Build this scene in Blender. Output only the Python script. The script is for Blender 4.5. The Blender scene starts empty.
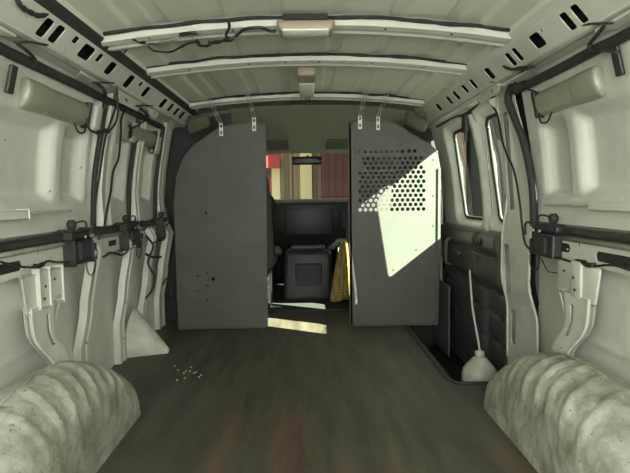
import bpy, bmesh, math, random
from mathutils import Vector, Matrix, noise
random.seed(4)
S = bpy.context.scene
COL = S.collection
# ------------------------------------------------------------------ camera
CAMLOC = Vector((-.011, 0, .809)); YAW, PITCH, ROLL, FPX = .015, -.077, .014, 500.0
_f = Vector((math.sin(YAW)*math.cos(PITCH), math.cos(YAW)*math.cos(PITCH), math.sin(PITCH)))
_r = Vector((math.cos(YAW), -math.sin(YAW), 0)); _u = _r.cross(_f)
_r2 = math.cos(ROLL)*_r-math.sin(ROLL)*_u; _u2 = math.sin(ROLL)*_r+math.cos(ROLL)*_u
cd = bpy.data.cameras.new('camera'); cam = bpy.data.objects.new('camera', cd); COL.objects.link(cam)
cam.matrix_world = Matrix.Translation(CAMLOC) @ Matrix((_r2, _u2, -_f)).transposed().to_4x4()
cd.sensor_width = 36; cd.lens = 36*FPX/630; cd.clip_start = .02; cd.clip_end = 200
S.camera = cam
# ------------------------------------------------------------------ world, sun, exposure
S.view_settings.view_transform = 'Standard'; S.view_settings.look = 'None'
S.view_settings.exposure = 0; S.view_settings.gamma = 1; S.view_settings.use_curve_mapping = False
W = bpy.data.worlds.new('sky'); S.world = W; W.use_nodes = True
W.node_tree.nodes['Background'].inputs[0].default_value = (.86, .95, .90, 1)
W.node_tree.nodes['Background'].inputs[1].default_value = 2.6
sl = bpy.data.lights.new('sun', 'SUN'); sl.energy = 84; sl.angle = .008; sl.color = (1, .97, .88)
so = bpy.data.objects.new('sun', sl); COL.objects.link(so)
so.rotation_euler = Vector((-1.3, .8, -1)).to_track_quat('-Z', 'Y').to_euler()
# daylight entering by the two rear door windows
REAR_W = 43
for i, x in enumerate((-.42, .42)):
    al = bpy.data.lights.new('rear_daylight', 'AREA'); al.shape = 'RECTANGLE'; al.size = .62; al.size_y = .5
    al.energy = REAR_W/2; al.color = (.99, 1, .94)
    ao = bpy.data.objects.new('rear_daylight', al); COL.objects.link(ao); ao.location = (x, -.52, .98)
    ao.rotation_euler = (math.radians(90), 0, 0)

# ------------------------------------------------------------------ helpers
def ray(px, py):
    return _r2*((px-315)/FPX) - _u2*((py-236.5)/FPX) + _f
def onX(px, py, v):
    d = ray(px, py); return CAMLOC + d*((v-CAMLOC.x)/d.x)
def onY(px, py, v):
    d = ray(px, py); return CAMLOC + d*((v-CAMLOC.y)/d.y)
def onZ(px, py, v):
    d = ray(px, py); return CAMLOC + d*((v-CAMLOC.z)/d.z)

def mat(name, col, rough=.6, metal=0, dirt=None, amt=.5, scale=6, stretch=(1, 1, 1), fine=None, bump=0, spec=.5, emit=None):
    m = bpy.data.materials.new(name); m.use_nodes = True; nt = m.node_tree; b = nt.nodes['Principled BSDF']
    b.inputs['Base Color'].default_value = (*col, 1); b.inputs['Roughness'].default_value = rough
    b.inputs['Metallic'].default_value = metal; b.inputs['Specular IOR Level'].default_value = spec
    tc = nt.nodes.new('ShaderNodeTexCoord'); mp = nt.nodes.new('ShaderNodeMapping'); mp.inputs['Scale'].default_value = stretch
    nt.links.new(tc.outputs['Object'], mp.inputs[0])
    if dirt:
        n = nt.nodes.new('ShaderNodeTexNoise'); n.inputs['Scale'].default_value = scale; n.inputs['Detail'].default_value = 8
        n.inputs['Roughness'].default_value = .65; nt.links.new(mp.outputs[0], n.inputs['Vector'])
        r = nt.nodes.new('ShaderNodeValToRGB'); r.color_ramp.elements[0].position = .5-.25*amt; r.color_ramp.elements[1].position = .62+.12*(1-amt)
        r.color_ramp.elements[0].color = (*col, 1); r.color_ramp.elements[1].color = (*dirt, 1)
        nt.links.new(n.outputs['Fac'], r.inputs[0]); last = r.outputs[0]
        if fine:
            n2 = nt.nodes.new('ShaderNodeTexNoise'); n2.inputs['Scale'].default_value = fine[0]; n2.inputs['Detail'].default_value = 5
            nt.links.new(mp.outputs[0], n2.inputs['Vector'])
            r2 = nt.nodes.new('ShaderNodeValToRGB'); r2.color_ramp.elements[0].position = fine[1]; r2.color_ramp.elements[1].position = fine[1]+.04
            mx = nt.nodes.new('ShaderNodeMix'); mx.data_type = 'RGBA'
            nt.links.new(n2.outputs['Fac'], r2.inputs[0]); nt.links.new(r2.outputs[0], mx.inputs[0])
            nt.links.new(last, mx.inputs[6]); mx.inputs[7].default_value = (*fine[2], 1); last = mx.outputs[2]
        nt.links.new(last, b.inputs['Base Color'])
    if bump:
        n3 = nt.nodes.new('ShaderNodeTexNoise'); n3.inputs['Scale'].default_value = scale*4; bp = nt.nodes.new('ShaderNodeBump')
        bp.inputs['Strength'].default_value = bump; bp.inputs['Distance'].default_value = .01
        nt.links.new(mp.outputs[0], n3.inputs['Vector']); nt.links.new(n3.outputs['Fac'], bp.inputs['Height']); nt.links.new(bp.outputs[0], b.inputs['Normal'])
    return m
def glassmat(name, tint, base=.06):
    m = bpy.data.materials.new(name); m.use_nodes = True; nt = m.node_tree; nt.nodes.clear()
    o = nt.nodes.new('ShaderNodeOutputMaterial'); t = nt.nodes.new('ShaderNodeBsdfTransparent'); g = nt.nodes.new('ShaderNodeBsdfGlossy')
    t.inputs[0].default_value = (*tint, 1); g.inputs['Roughness'].default_value = .02
    lw = nt.nodes.new('ShaderNodeLayerWeight'); lw.inputs[0].default_value = .5; mx = nt.nodes.new('ShaderNodeMixShader')
    pw = nt.nodes.new('ShaderNodeMath'); pw.operation = 'POWER'; pw.inputs[1].default_value = 5
    ma = nt.nodes.new('ShaderNodeMath'); ma.operation = 'MULTIPLY_ADD'; ma.inputs[1].default_value = .9; ma.inputs[2].default_value = base
    nt.links.new(lw.outputs['Facing'], pw.inputs[0]); nt.links.new(pw.outputs[0], ma.inputs[0])
    nt.links.new(ma.outputs[0], mx.inputs[0]); nt.links.new(t.outputs[0], mx.inputs[1]); nt.links.new(g.outputs[0], mx.inputs[2]); nt.links.new(mx.outputs[0], o.inputs[0])
    return m

M = {}
M['paint'] = mat('white_paint', (.62, .62, .56), .40, dirt=(.44, .44, .38), amt=.2, scale=2.5, fine=(23, .71, (.30, .27, .20)))
M['roof'] = mat('roof_paint', (.70, .69, .60), .45, dirt=(.58, .57, .48), amt=.3, scale=2, fine=(40, .74, (.35, .32, .25)))
M['arch'] = mat('arch_paint', (.50, .50, .44), .36, dirt=(.22, .205, .16), amt=.8, scale=8, fine=(75, .665, (.12, .105, .08)), bump=.6)
M['gunk_shade'] = mat('black_sealant_and_shade', (.02, .022, .018), .8)  # sealant, and black in place of shade inside slots and cavities
M['blk'] = mat('black_plastic', (.022, .023, .02), .45, dirt=(.05, .05, .045), amt=.4, scale=20)
M['rub'] = mat('black_rubber', (.03, .031, .027), .7)
M['wire'] = mat('black_wire', (.016, .016, .014), .5)
M['bulk'] = mat('grey_bulkhead_paint', (.070, .070, .061), .55, dirt=(.092, .091, .079), amt=.4, scale=4, fine=(60, .75, (.2, .2, .18)))
M['shell'] = mat('primer', (.20, .20, .17), .8)
M['beige'] = mat('beige_plastic', (.34, .315, .25), .32, dirt=(.27, .245, .185), amt=.4, scale=7)
M['beige2'] = mat('beige_lamp_plastic', (.33, .27, .2), .4)
M['brown'] = mat('stained_foam', (.115, .10, .068), .8, dirt=(.06, .05, .03), amt=.6, scale=14)
M['lens'] = mat('lamp_lens', (.88, .87, .75), .25)
M['metal'] = mat('strap_metal', (.45, .46, .42), .35, .6)
M['dark'] = mat('dark_vinyl', (.022, .022, .018), .5, dirt=(.032, .032, .027), amt=.4, scale=12)
M['trimp'] = mat('door_trim_plastic', (.055, .058, .05), .42, dirt=(.08, .08, .068), amt=.3, scale=14, bump=.1)
M['cab'] = mat('cab_trim', (.016, .016, .013), .6)
M['headl'] = mat('headliner_cloth', (.30, .30, .23), .9)
M['cloth'] = mat('seat_cloth', (.07, .072, .066), .9)
M['yellow'] = mat('mustard_mesh', (.42, .30, .07), .8)
M['jug'] = mat('white_plastic', (.42, .42, .38), .4, dirt=(.30, .30, .26), amt=.3, scale=15)
M['grime'] = mat('cone_paint', (.52, .53, .46), .5, dirt=(.36, .36, .30), amt=.4, scale=12)
M['pale'] = mat('pale_trim', (.7, .7, .62), .5)
M['glass'] = glassmat('tinted_glass', (.80, .95, .80), .11)
M['wind'] = glassmat('windshield_glass', (.42, .42, .37))
M['mirror'] = mat('mirror_back', (.012, .012, .011), .4)

def floor_mat():
    m = bpy.data.materials.new('worn_floor'); m.use_nodes = True; nt = m.node_tree; b = nt.nodes['Principled BSDF']
    tc = nt.nodes.new('ShaderNodeTexCoord'); L = nt.links.new
    def nz(sx, sy, sc, det=6):
        mp = nt.nodes.new('ShaderNodeMapping'); mp.inputs['Scale'].default_value = (sx, sy, 1); L(tc.outputs['Object'], mp.inputs[0])
        n = nt.nodes.new('ShaderNodeTexNoise'); n.inputs['Scale'].default_value = sc; n.inputs['Detail'].default_value = det; n.inputs['Roughness'].default_value = .62
        L(mp.outputs[0], n.inputs['Vector']); return n.outputs['Fac']
    def ramp(f, a, b_, c0, c1):
        r = nt.nodes.new('ShaderNodeValToRGB'); r.color_ramp.elements[0].position = a; r.color_ramp.elements[1].position = b_
        r.color_ramp.elements[0].color = (*c0, 1); r.color_ramp.elements[1].color = (*c1, 1); L(f, r.inputs[0]); return r.outputs[0]
    base = ramp(nz(6, .9, 2.4), .38, .64, (.043, .036, .027), (.098, .074, .050))
    grey = ramp(nz(1, .7, 2.6), .46, .72, (0, 0, 0), (1, 1, 1))
    mx = nt.nodes.new('ShaderNodeMix'); mx.data_type = 'RGBA'; L(grey, mx.inputs[0]); L(base, mx.inputs[6]); mx.inputs[7].default_value = (.068, .066, .057, 1)
    sp = ramp(nz(3, 1, 16), .66, .74, (0, 0, 0), (1, 1, 1))
    m2 = nt.nodes.new('ShaderNodeMix'); m2.data_type = 'RGBA'; L(sp, m2.inputs[0]); L(mx.outputs[2], m2.inputs[6]); m2.inputs[7].default_value = (.14, .125, .10, 1)
    L(m2.outputs[2], b.inputs['Base Color']); b.inputs['Roughness'].default_value = .55
    bp = nt.nodes.new('ShaderNodeBump'); bp.inputs['Strength'].default_value = .25; bp.inputs['Distance'].default_value = .004
    L(nz(6, 1, 9), bp.inputs['Height']); L(bp.outputs[0], b.inputs['Normal']); return m
M['floor'] = floor_mat()

def link(name, me, m, parent=None, smooth=False):
    o = bpy.data.objects.new(name, me); COL.objects.link(o)
    if m: me.materials.append(M[m] if isinstance(m, str) else m)
    if smooth:
        for p in me.polygons: p.use_smooth = True
    if parent:
        o.parent = parent; o.matrix_parent_inverse = parent.matrix_world.inverted() if False else Matrix.Translation(-parent.location)
    return o
def obj(name, bm, m, parent=None, smooth=False):
    me = bpy.data.meshes.new(name); bmesh.ops.recalc_face_normals(bm, faces=bm.faces); bm.to_mesh(me); bm.free()
    return link(name, me, m, parent, smooth)
def auto(o, ang=35):
    me = o.data
    for p in me.polygons: p.use_smooth = True
    me.set_sharp_from_angle(angle=math.radians(ang)); return o
def tag(o, label, cat, group=None, kind=None):
    o['label'] = label; o['category'] = cat
    if group: o['group'] = group
    if kind: o['kind'] = kind
    return o
def struct(o): o['kind'] = 'structure'; return o
def empty(name, loc):
    o = bpy.data.objects.new(name, None); o.location = loc; o.empty_display_size = .05; COL.objects.link(o); return o
def box(bm, x0, x1, y0, y1, z0, z1, bev=0, seg=2, fn=None):
    b2 = bmesh.new(); bmesh.ops.create_cube(b2, size=1)
    for v in b2.verts: v.co = Vector(((x0+x1)/2+v.co.x*(x1-x0), (y0+y1)/2+v.co.y*(y1-y0), (z0+z1)/2+v.co.z*(z1-z0)))
    if bev: bmesh.ops.bevel(b2, geom=b2.edges[:], offset=bev, segments=seg, profile=.5, affect='EDGES')
    if fn:
        for v in b2.verts: v.co = fn(v.co)
    join(bm, b2); return bm
def join(bm, b2):
    me = bpy.data.meshes.new('t'); b2.to_mesh(me); b2.free(); bm.from_mesh(me); bpy.data.meshes.remove(me)
def spline(pts, n=6):
    pts = [Vector(p) for p in pts]
    if len(pts) < 3: return pts
    out = []; P = [pts[0]*2-pts[1]]+pts+[pts[-1]*2-pts[-2]]
    for i in range(1, len(P)-2):
        a, b, c, d = P[i-1:i+3]
        for k in range(n):
            t = k/n; out.append(.5*((2*b)+(c-a)*t+(2*a-5*b+4*c-d)*t*t+(3*b-a-3*c+d)*t**3))
    out.append(pts[-1]); return out
def tube(bm, pts, r, seg=8, sm=True, n=6, caps=True, flat=None):
    if sm: pts = spline(pts, n)
    pts = [Vector(p) for p in pts]; rings = []; up = None
    for i, p in enumerate(pts):
        t = (pts[min(i+1, len(pts)-1)]-pts[max(i-1, 0)])
        if t.length < 1e-9: t = Vector((0, 1, 0))
        t.normalize()
        if up is None: up = Vector((0, 0, 1)) if abs(t.z) < .9 else Vector((1, 0, 0))
        s = t.cross(up).normalized(); up = s.cross(t).normalized()
        rr = r[i] if isinstance(r, list) else r; fl = flat or 1
        rings.append([bm.verts.new(p+(s*math.cos(a)*rr+up*math.sin(a)*rr*fl)) for a in [2*math.pi*k/seg for k in range(seg)]])
    for a, b in zip(rings, rings[1:]):
        for k in range(seg): bm.faces.new((a[k], a[(k+1) % seg], b[(k+1) % seg], b[k]))
    if caps: bm.faces.new(rings[0]); bm.faces.new(rings[-1][::-1])
    return bm
def lathe(bm, prof, c, seg=24, axis='Z'):
    rings = []
    for r, h in prof:
        ring = []
        for k in range(seg):
            a = 2*math.pi*k/seg; x, y = math.cos(a)*r, math.sin(a)*r
            v = {'Z': (x, y, h), 'X': (h, x, y), 'Y': (x, h, y)}[axis]
            ring.append(bm.verts.new(Vector(c)+Vector(v)))
        rings.append(ring)
    for a, b in zip(rings, rings[1:]):
        for k in range(seg): bm.faces.new((a[k], a[(k+1) % seg], b[(k+1) % seg], b[k]))
    bm.faces.new(rings[0]); bm.faces.new(rings[-1][::-1]); return bm
def prism(bm, poly, t, fn):
    """poly = list of (u,v); fn(u,v,w) -> world, w in 0..t"""
    a = [bm.verts.new(fn(u, v, 0)) for u, v in poly]; b = [bm.verts.new(fn(u, v, t)) for u, v in poly]; n = len(poly)
    bm.faces.new(a); bm.faces.new(b[::-1])
    for i in range(n): bm.faces.new((a[i], a[(i+1) % n], b[(i+1) % n], b[i]))
    return bm
def rrect(u0, u1, v0, v1, r, n=3):
    o = []
    for cx, cy, a0 in ((u1-r, v1-r, 0), (u0+r, v1-r, 90), (u0+r, v0+r, 180), (u1-r, v0+r, 270)):
        for k in range(n+1):
            a = math.radians(a0+90*k/n); o.append((cx+r*math.cos(a), cy+r*math.sin(a)))
    return o
def circ(u, v, r, n=12): return [(u+r*math.cos(2*math.pi*k/n), v+r*math.sin(2*math.pi*k/n)) for k in range(n)]
def plate(name, outer, holes, t, fn, m, parent=None):
    """flat sheet with real holes, filled as a 2D curve, then placed in the world by fn(u,v,w)"""
    cu = bpy.data.curves.new('t', 'CURVE'); cu.dimensions = '2D'; cu.fill_mode = 'BOTH'; cu.extrude = t/2
    for loop in [outer]+holes:
        s = cu.splines.new('POLY'); s.points.add(len(loop)-1); s.use_cyclic_u = True
        for p, q in zip(s.points, loop): p.co = (q[0], q[1], 0, 1)
    co = bpy.data.objects.new('t', cu); COL.objects.link(co); dg = bpy.context.evaluated_depsgraph_get(); dg.update()
    me = bpy.data.meshes.new_from_object(co.evaluated_get(dg)); bpy.data.objects.remove(co); bpy.data.curves.remove(cu)
    me.name = name
    for v in me.vertices: v.co = fn(v.co.x, v.co.y, v.co.z+t/2)
    me.materials.clear(); o = link(name, me, m, parent)
    bm = bmesh.new(); bm.from_mesh(me); bmesh.ops.remove_doubles(bm, verts=bm.verts, dist=1e-5); bmesh.ops.recalc_face_normals(bm, faces=bm.faces); bm.to_mesh(me); bm.free()
    return o
def ss(a, b, x):
    t = max(0, min(1, (x-a)/(b-a))); return t*t*(3-2*t)
def lerp_tab(tab, z):
    if z <= tab[0][0]: return tab[0][1]
    for (a, x), (b, y) in zip(tab, tab[1:]):
        if z <= b: return x+(y-x)*(z-a)/(b-a)
    return tab[-1][1]

# ------------------------------------------------------------------ side wall sections (X outward positive)
PROF = [(-.35, .975), (.0, .975), (.565, .975), (.575, .932), (.66, .93), (.664, .95), (.69, .95), (.70, .935), (.76, .945), (.80, .95), (1.0, .93), (1.2, .893), (1.27, .878), (1.31, .87)]
def wx(z): return lerp_tab(PROF, z)
def box_in(y, z, y0, y1, z0, z1, e):   # 1 inside a rounded recess, 0 outside
    return min(ss(y0, y0+e, y), 1-ss(y1-e, y1, y))*min(ss(z0, z0+e, z), 1-ss(z1-e, z1, z))
def wall_off(side):
    def f(y, z):
        o = 0
        k = .12 if side < 0 else 0
        o += .045*box_in(y, z, 1.80+k, 2.01+k*.95, .80, 1.10, .04)       # blank window panel, front half
        o += .045*box_in(y, z, .55, 1.75+k, .80, 1.10, .04)       # rear half
        if side < 0:
            o += .045*box_in(y, z, 2.33, 2.585, .80, 1.12, .03)
            o += .045*box_in(y, z, 2.74, 3.01, .80, 1.12, .03)
            for yc in (2.17, 2.66, 3.07):                          # shadow gap in front of each pillar
                o += .03*(1-ss(.015, .03, abs(y-yc)))*ss(.70, .72, z)
        if z < .565:                                               # shallow swages in the lower skin
            o -= .012*(1-ss(.0, .02, abs(z-.30)))*(1 if y < 1.9 else 0)*.3
        return o
    return f
def wall_mesh(name, side, y0, y1, z0, z1, off, m, dy=.012, dz=.010, extra=None):
    bm = bmesh.new(); ny = int((y1-y0)/dy); nz = int((z1-z0)/dz)
    rows = []
    for i in range(nz+1):
        z = z0+(z1-z0)*i/nz
        rows.append([bm.verts.new((side*(wx(z)+off(y0+(y1-y0)*j/ny, z)), y0+(y1-y0)*j/ny, z)) for j in range(ny+1)])
    for a, b in zip(rows, rows[1:]):
        for j in range(ny): bm.faces.new((a[j], a[j+1], b[j+1], b[j]))
    return auto(obj(name, bm, m), 50)
YR = -.6
struct(wall_mesh('wall_left', -1, YR, 3.32, -.3, 1.31, wall_off(-1), 'paint'))
struct(wall_mesh('wall_right', 1, YR, 2.10, -.3, 1.31, wall_off(1), 'paint'))

# outer skin closing the body
SKIN = [(-.35, 1.03), (.66, 1.03), (.95, 1.0), (1.25, .94), (1.38, .88), (1.47, .74), (1.50, .40), (1.51, 0)]
def skin(name, side, y0, y1, k0, k1):
    bm = bmesh.new(); pts = SKIN[k0:k1]
    a = [bm.verts.new((side*x, y0, z)) for z, x in pts]; b = [bm.verts.new((side*x, y1, z)) for z, x in pts]
    for i in range(len(pts)-1): bm.faces.new((a[i], a[i+1], b[i+1], b[i]))
    struct(obj(name, bm, 'shell'))
skin('wall_outer_left', -1, YR, 3.66, 0, 8)
skin('wall_outer_right', 1, YR, 2.345, 0, 8)
skin('trim_roof_side_right', 1, 2.345, 3.66, 3, 8)

# rear wall with the two rear doors' windows
o = plate('wall_rear', [(-1.03, -.35), (1.03, -.35), (1.0, .95), (.88, 1.38), (.4, 1.5), (-.4, 1.5), (-.88, 1.38), (-1.0, .95)],
          [rrect(-.76, -.10, .70, 1.25, .06), rrect(.10, .76, .70, 1.25, .06)], .04, lambda u, v, w: Vector((u, YR-w, v)), 'paint')
struct(o)
for n, x in ((5, -.43), (6, .43)):
    struct(plate('window_%d' % n, rrect(x-.33, x+.33, .70, 1.25, .06), [], .005, lambda u, v, w: Vector((u, YR-.02-w, v)), 'glass'))

# ------------------------------------------------------------------ ceiling
def roofz(x): return 1.405+.045*(1-(x/.72)**2)
def ceil():
    bm = bmesh.new(); N = 240; ys = [YR, .2, .9, 1.6, 2.2, 2.8, 3.3, 3.55]
    rows = []
    for y in ys:
        row = []
        for i in range(N+1):
            x = -.76+1.52*i/N; ax = abs(x)
            z = roofz(x)
            for c in (.10, .30, .50):                           # pressed stiffening steps along the roof
                z += .007*(ss(c-.02, c-.006, ax)-ss(c+.03, c+.045, ax))
            if ax > .60: z -= .012*ss(.60, .62, ax)
            row.append(bm.verts.new((x, y, z)))
        rows.append(row)
    for a, b in zip(rows, rows[1:]):
        for i in range(N): bm.faces.new((a[i], a[i+1], b[i+1], b[i]))
    return struct(auto(obj('ceiling', bm, 'roof'), 30))
ceil()
# roof bows (channels across the roof) with a bead of black sealant along each edge
def bow(name, y0, y1, zc, ze, seed, gun=True):
    bm = bmesh.new(); N = 60; rows = []; w = y1-y0
    sec = [(0, .034), (.10, .030), (.16, .004), (.36, 0), (.44, .007), (.58, .007), (.66, 0), (.86, .004), (.92, .024), (1, .034)]
    for i in range(N+1):
        x = -.735+1.47*i/N; k = 1-(abs(x)/.72)**2; z = ze+(zc-ze)*max(k, 0)
        rows.append([bm.verts.new((x, y0+w*s, z+h)) for s, h in sec])
    for a, b in zip(rows, rows[1:]):
        for j in range(len(sec)-1): bm.faces.new((a[j], a[j+1], b[j+1], b[j]))
    o = struct(auto(obj(name, bm, 'paint'), 25))
    rnd = random.Random(seed)
    for yy, nm, amp in ((y0, 'sealant_bead', .010), (y1, 'sealant_bead', .004)):
        if yy == y1 and not gun: continue
        pts, rr = [], []
        for i in range(50):
            x = -.71+1.42*i/49; k = 1-(abs(x)/.72)**2; z = ze+(zc-ze)*max(k, 0)+.024
            pts.append((x, yy+amp*(noise.noise((x*6, seed, 0))*1.4), z+.004*noise.noise((x*9, seed+5, 0))))
            rr.append(.0055+.0045*abs(noise.noise((x*11, seed+3, 0))))
        b2 = bmesh.new(); tube(b2, pts, rr, 6, False); obj(nm, b2, 'gunk_shade', o, True)
    for x in (-.55, -.28, -.08, .07, .28, .52):
        b2 = bmesh.new(); k = 1-(abs(x)/.72)**2; z = ze+(zc-ze)*k
        lathe(b2, [(.0042, -.0015), (.0042, .002)], (x+rnd.uniform(-.02, .02), y0+w*.27, z+.0005), 10); obj('bolt_hole', b2, 'gunk_shade', o)
    return o
bow('trim_1', 1.80, 1.95, 1.416, 1.362, 1)
bow('trim_2', 2.27, 2.42, 1.420, 1.370, 2)
bow('trim_3', 3.08, 3.22, 1.420, 1.370, 3)
bow('trim_4', .9, 1.05, 1.418, 1.380, 4)

# ------------------------------------------------------------------ cant rails
def cfn(side):   # u along Y, v from fold (0) to roof edge (1) across the slotted face
    A, B = Vector((.802, 1.285)), Vector((.742, 1.352))
    n = Vector((B-A).yx); n = Vector((n.x, -n.y)).normalized()
    L = (B-A).length
    def f(u, v, w):
        p = A+(B-A)*(v/L)+n*w
        return Vector((side*p.x, u, p.y))
    return f, L
def hole_list(side, lst):
    out = []
    for px, py, w, hgt in lst:
        p = onX(px, py, side*.77); y = p.y
        v = (p.z-1.285)/(1.352-1.285)*.09; v = max(.013+hgt/2, min(.078-hgt/2, v))
        if not out or all(abs(y-o[0]) > (w+o[1])/2+.006 for o in out): out.append((y, w, v, hgt))
    return [rrect(y-w/2, y+w/2, v-h/2, v+h/2, min(w, h)*.22) for y, w, v, h in out]
LH = [(29, 19, 0.007, 0.007), (46, 28, 0.045, 0.062), (57, 34, 0.045, 0.062), (72, 36, 0.032, 0.025), (76, 41, 0.008, 0.011), (86, 51, 0.084, 0.054), (97, 52, 0.035, 0.034), (110, 65, 0.060, 0.056), (129, 79, 0.061, 0.062), (138, 82, 0.035, 0.022), (145.5, 90, 0.056, 0.056), (163, 101, 0.070, 0.056), (170, 106, 0.052, 0.050), (176, 110, 0.061, 0.050), (181.5, 114, 0.061, 0.050), (187.6, 118, 0.061, 0.050)]
RH = [(538, 35, 0.070, 0.054), (546, 25, 0.012, 0.013), (558, 24, 0.006, 0.006), (567.7, 15.5, 0.038, 0.062), (578.8, 8.3, 0.038, 0.062), (511, 53, 0.038, 0.058), (518, 48, 0.035, 0.056), (490, 67, 0.051, 0.056), (474, 81, 0.043, 0.050), (466, 86, 0.043, 0.045), (457, 90, 0.051, 0.050), (450, 93, 0.051, 0.050), (439.5, 103, 0.058, 0.045)]
for side, nm, HL in ((-1, 'left', LH), (1, 'right', RH)):
    fn, L = cfn(side)
    extra = [rrect(y, y+w, .02, .07, .006) for y, w in ((.9, .03), (.96, .03), (1.15, .05))]
    o = struct(plate('trim_cant_rail_'+nm, [(YR, 0)]+[(YR, L), (3.35, L), (3.35, 0)], hole_list(side, HL)+extra, .004, fn, 'paint'))
    # cavity section behind, black in place of its shade, light underside, and the strip up to the roof
    sec = {'cavity': ([(.80, 1.29), (.84, 1.31), (.83, 1.37), (.75, 1.38), (.742, 1.356)], 'gunk_shade'),
           'underside': ([(.802, 1.285), (.815, 1.279), (.84, 1.283), (.872, 1.277), (.885, 1.262)], 'paint'),
           'edge_strip': ([(.742, 1.352), (.736, 1.362), (.722, 1.372), (.716, 1.380)], 'rub' if side < 0 else 'paint'),
           'roof_flange': ([(.716, 1.380), (.708, 1.396), (.70, 1.412)], 'roof')}
    for k, (pts, m) in sec.items():
        bm = bmesh.new(); a = [bm.verts.new((side*x, YR, z)) for x, z in pts]; b = [bm.verts.new((side*x, 3.35, z)) for x, z in pts]
        for i in range(len(pts)-1): bm.faces.new((a[i], a[i+1], b[i+1], b[i]))
        obj(k, bm, m, o)
    # light bead between slotted face and edge strip / fold
    bm = bmesh.new(); tube(bm, [(side*.803, YR, 1.284), (side*.803, 3.35, 1.284)], .005, 8, False); obj('fold_bead', bm, 'paint', o, True)
# raised pressings on the underside (tapered gussets)
for side in (-1, 1):
    for k, y in enumerate((1.30, 1.95, 2.55)):
        bm = bmesh.new()
        prism(bm, [(y-.12, 0), (y+.14, 0), (y+.10, .05), (y-.05, .05)], .010, lambda u, v, w, s=side: Vector((s*(.808+v), u, 1.270+v*-.05-w+.004)))
        bmesh.ops.bevel(bm, geom=bm.edges[:], offset=.003, segments=1, affect='EDGES')
        struct(obj('trim_gusset', bm, 'paint'))

# boxed pressings on the window frames and tabs hanging from the rails
for side, y0, y1, z0, z1 in ((-1, 2.09, 2.155, 1.10, 1.20), (-1, 2.53, 2.595, 1.10, 1.20), (-1, 2.95, 3.01, 1.08, 1.18)):
    bm = bmesh.new(); box(bm, .868, .91, y0, y1, z0, z1, .008, 2, lambda c, s=side: Vector((s*(c.x-(c.z-1.15)*.2), c.y, c.z)))
    struct(auto(obj('trim_frame_block', bm, 'paint')))
for side, y0, y1, zb in ((-1, 2.18, 2.50, 1.235), (-1, 2.58, 2.78, 1.245), (-1, 2.98, 3.10, 1.24), (1, 2.12, 2.42, 1.245), (1, 2.50, 2.62, 1.255)):
    fn = lambda u, v, w, s=side: Vector((s*(.800+w+(1.30-v)*.25), u, v))
    struct(plate('trim_rail_tab', [(y0, 1.295), (y1, 1.295), (y1-.03, zb+.012), (y1-.05, zb), (y0+.05, zb), (y0+.03, zb+.012)], [rrect(y0+.09, y0+.13, zb+.015, zb+.028, .005)], .004, fn, 'paint'))

# ------------------------------------------------------------------ belt rails with slots
for side, nm, yend in ((-1, 'left', 3.25), (1, 'right', 2.0)):
    s = side
    holes = [rrect(1.30, 1.60 if s > 0 else 1.60, .592, .625, .014)]
    if s < 0: holes += [rrect(2.30, 2.40, .598, .625, .006), rrect(2.72, 2.80, .60, .627, .006)]
    holes += [circ(1.70, .635, .006, 8), circ(1.78, .612, .004, 8), circ(1.68, .60, .004, 8)]
    if s > 0: holes.append(rrect(1.76, 1.90, .60, .632, .014))
    o = struct(plate('trim_belt_rail_'+nm, [(YR, .572), (YR, .648), (yend, .648), (yend, .572)], holes, .004, lambda u, v, w, s=s: Vector((s*(.928-w), u, v)), 'paint'))
    bm = bmesh.new(); box(bm, s*.929, s*.931, YR, yend-.01, .58, .64); obj('slot_shade_backing', bm, 'gunk_shade', o)  # black sheet gives the slots their inner shade
    # rolled lip below the groove, grubby
    bm = bmesh.new(); tube(bm, [(s*.920, YR, .652), (s*.920, yend, .652)], .010, 8, False); obj('rolled_lip', bm, 'grime', o, True)
    # black bar lying in the belt groove
    bm = bmesh.new(); box(bm, s*.915, s*.952, YR, yend, .664, .690, .006)
    auto(obj('groove_bar', bm, 'blk', o))
    # ledge under the blank window
    bm = bmesh.new(); box(bm, s*.905, s*.955, YR, 1.62, .757, .783, .004)
    obj('window_ledge', bm, 'paint', o)
    bm = bmesh.new(); box(bm, s*.930, s*.955, 1.62, 1.97, .768, .776, .002); obj('window_lip', bm, 'grime', o)

# ------------------------------------------------------------------ pillars
def ribbon(bm, pts, w, t, side):
    """pressed steel channel following pts=(y,z,x) ; w = width along Y"""
    rows = []
    for (y, z, x) in pts:
        c = [(-.5, t), (-.42, 0), (-.15, 0), (-.10, .004), (.10, .004), (.15, 0), (.42, 0), (.5, t)]
        rows.append([bm.verts.new((side*(x+d), y+w*a, z)) for a, d in c])
    for a, b in zip(rows, rows[1:]):
        for j in range(len(a)-1): bm.faces.new((a[j], a[j+1], b[j+1], b[j]))
def pillar(name, side, lo, up, wl, wu, holes=()):
    bm = bmesh.new()
    pts = [(y, z, wx(z)-d) for y, z, d in lo]
    if pts: ribbon(bm, pts, wl, .03, side)
    pu = [(y, z, wx(z)-d) for y, z, d in up]
    if pu: ribbon(bm, pu, wu, .03, side)
    o = struct(auto(obj(name, bm, 'paint'), 40))
    for (y, z, d) in holes:
        b2 = bmesh.new(); lathe(b2, [(.005, -.001), (.005, .001)], (side*(wx(z)-d), y, z), 10, 'X'); obj('bolt_hole', b2, 'gunk_shade', o)
    return o
ups = lambda y, d=.03: [(y-.01, .70, d), (y, .85, d), (y+.01, 1.0, d), (y+.02, 1.15, d), (y+.03, 1.28, d-.01)]
def lows(y): return [(y-.01, 0, .03), (y-.01, .20, .03), (y, .33, .055), (y+.01, .40, .058), (y+.01, .60, .055), (y+.005, .655, .03)]
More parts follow.
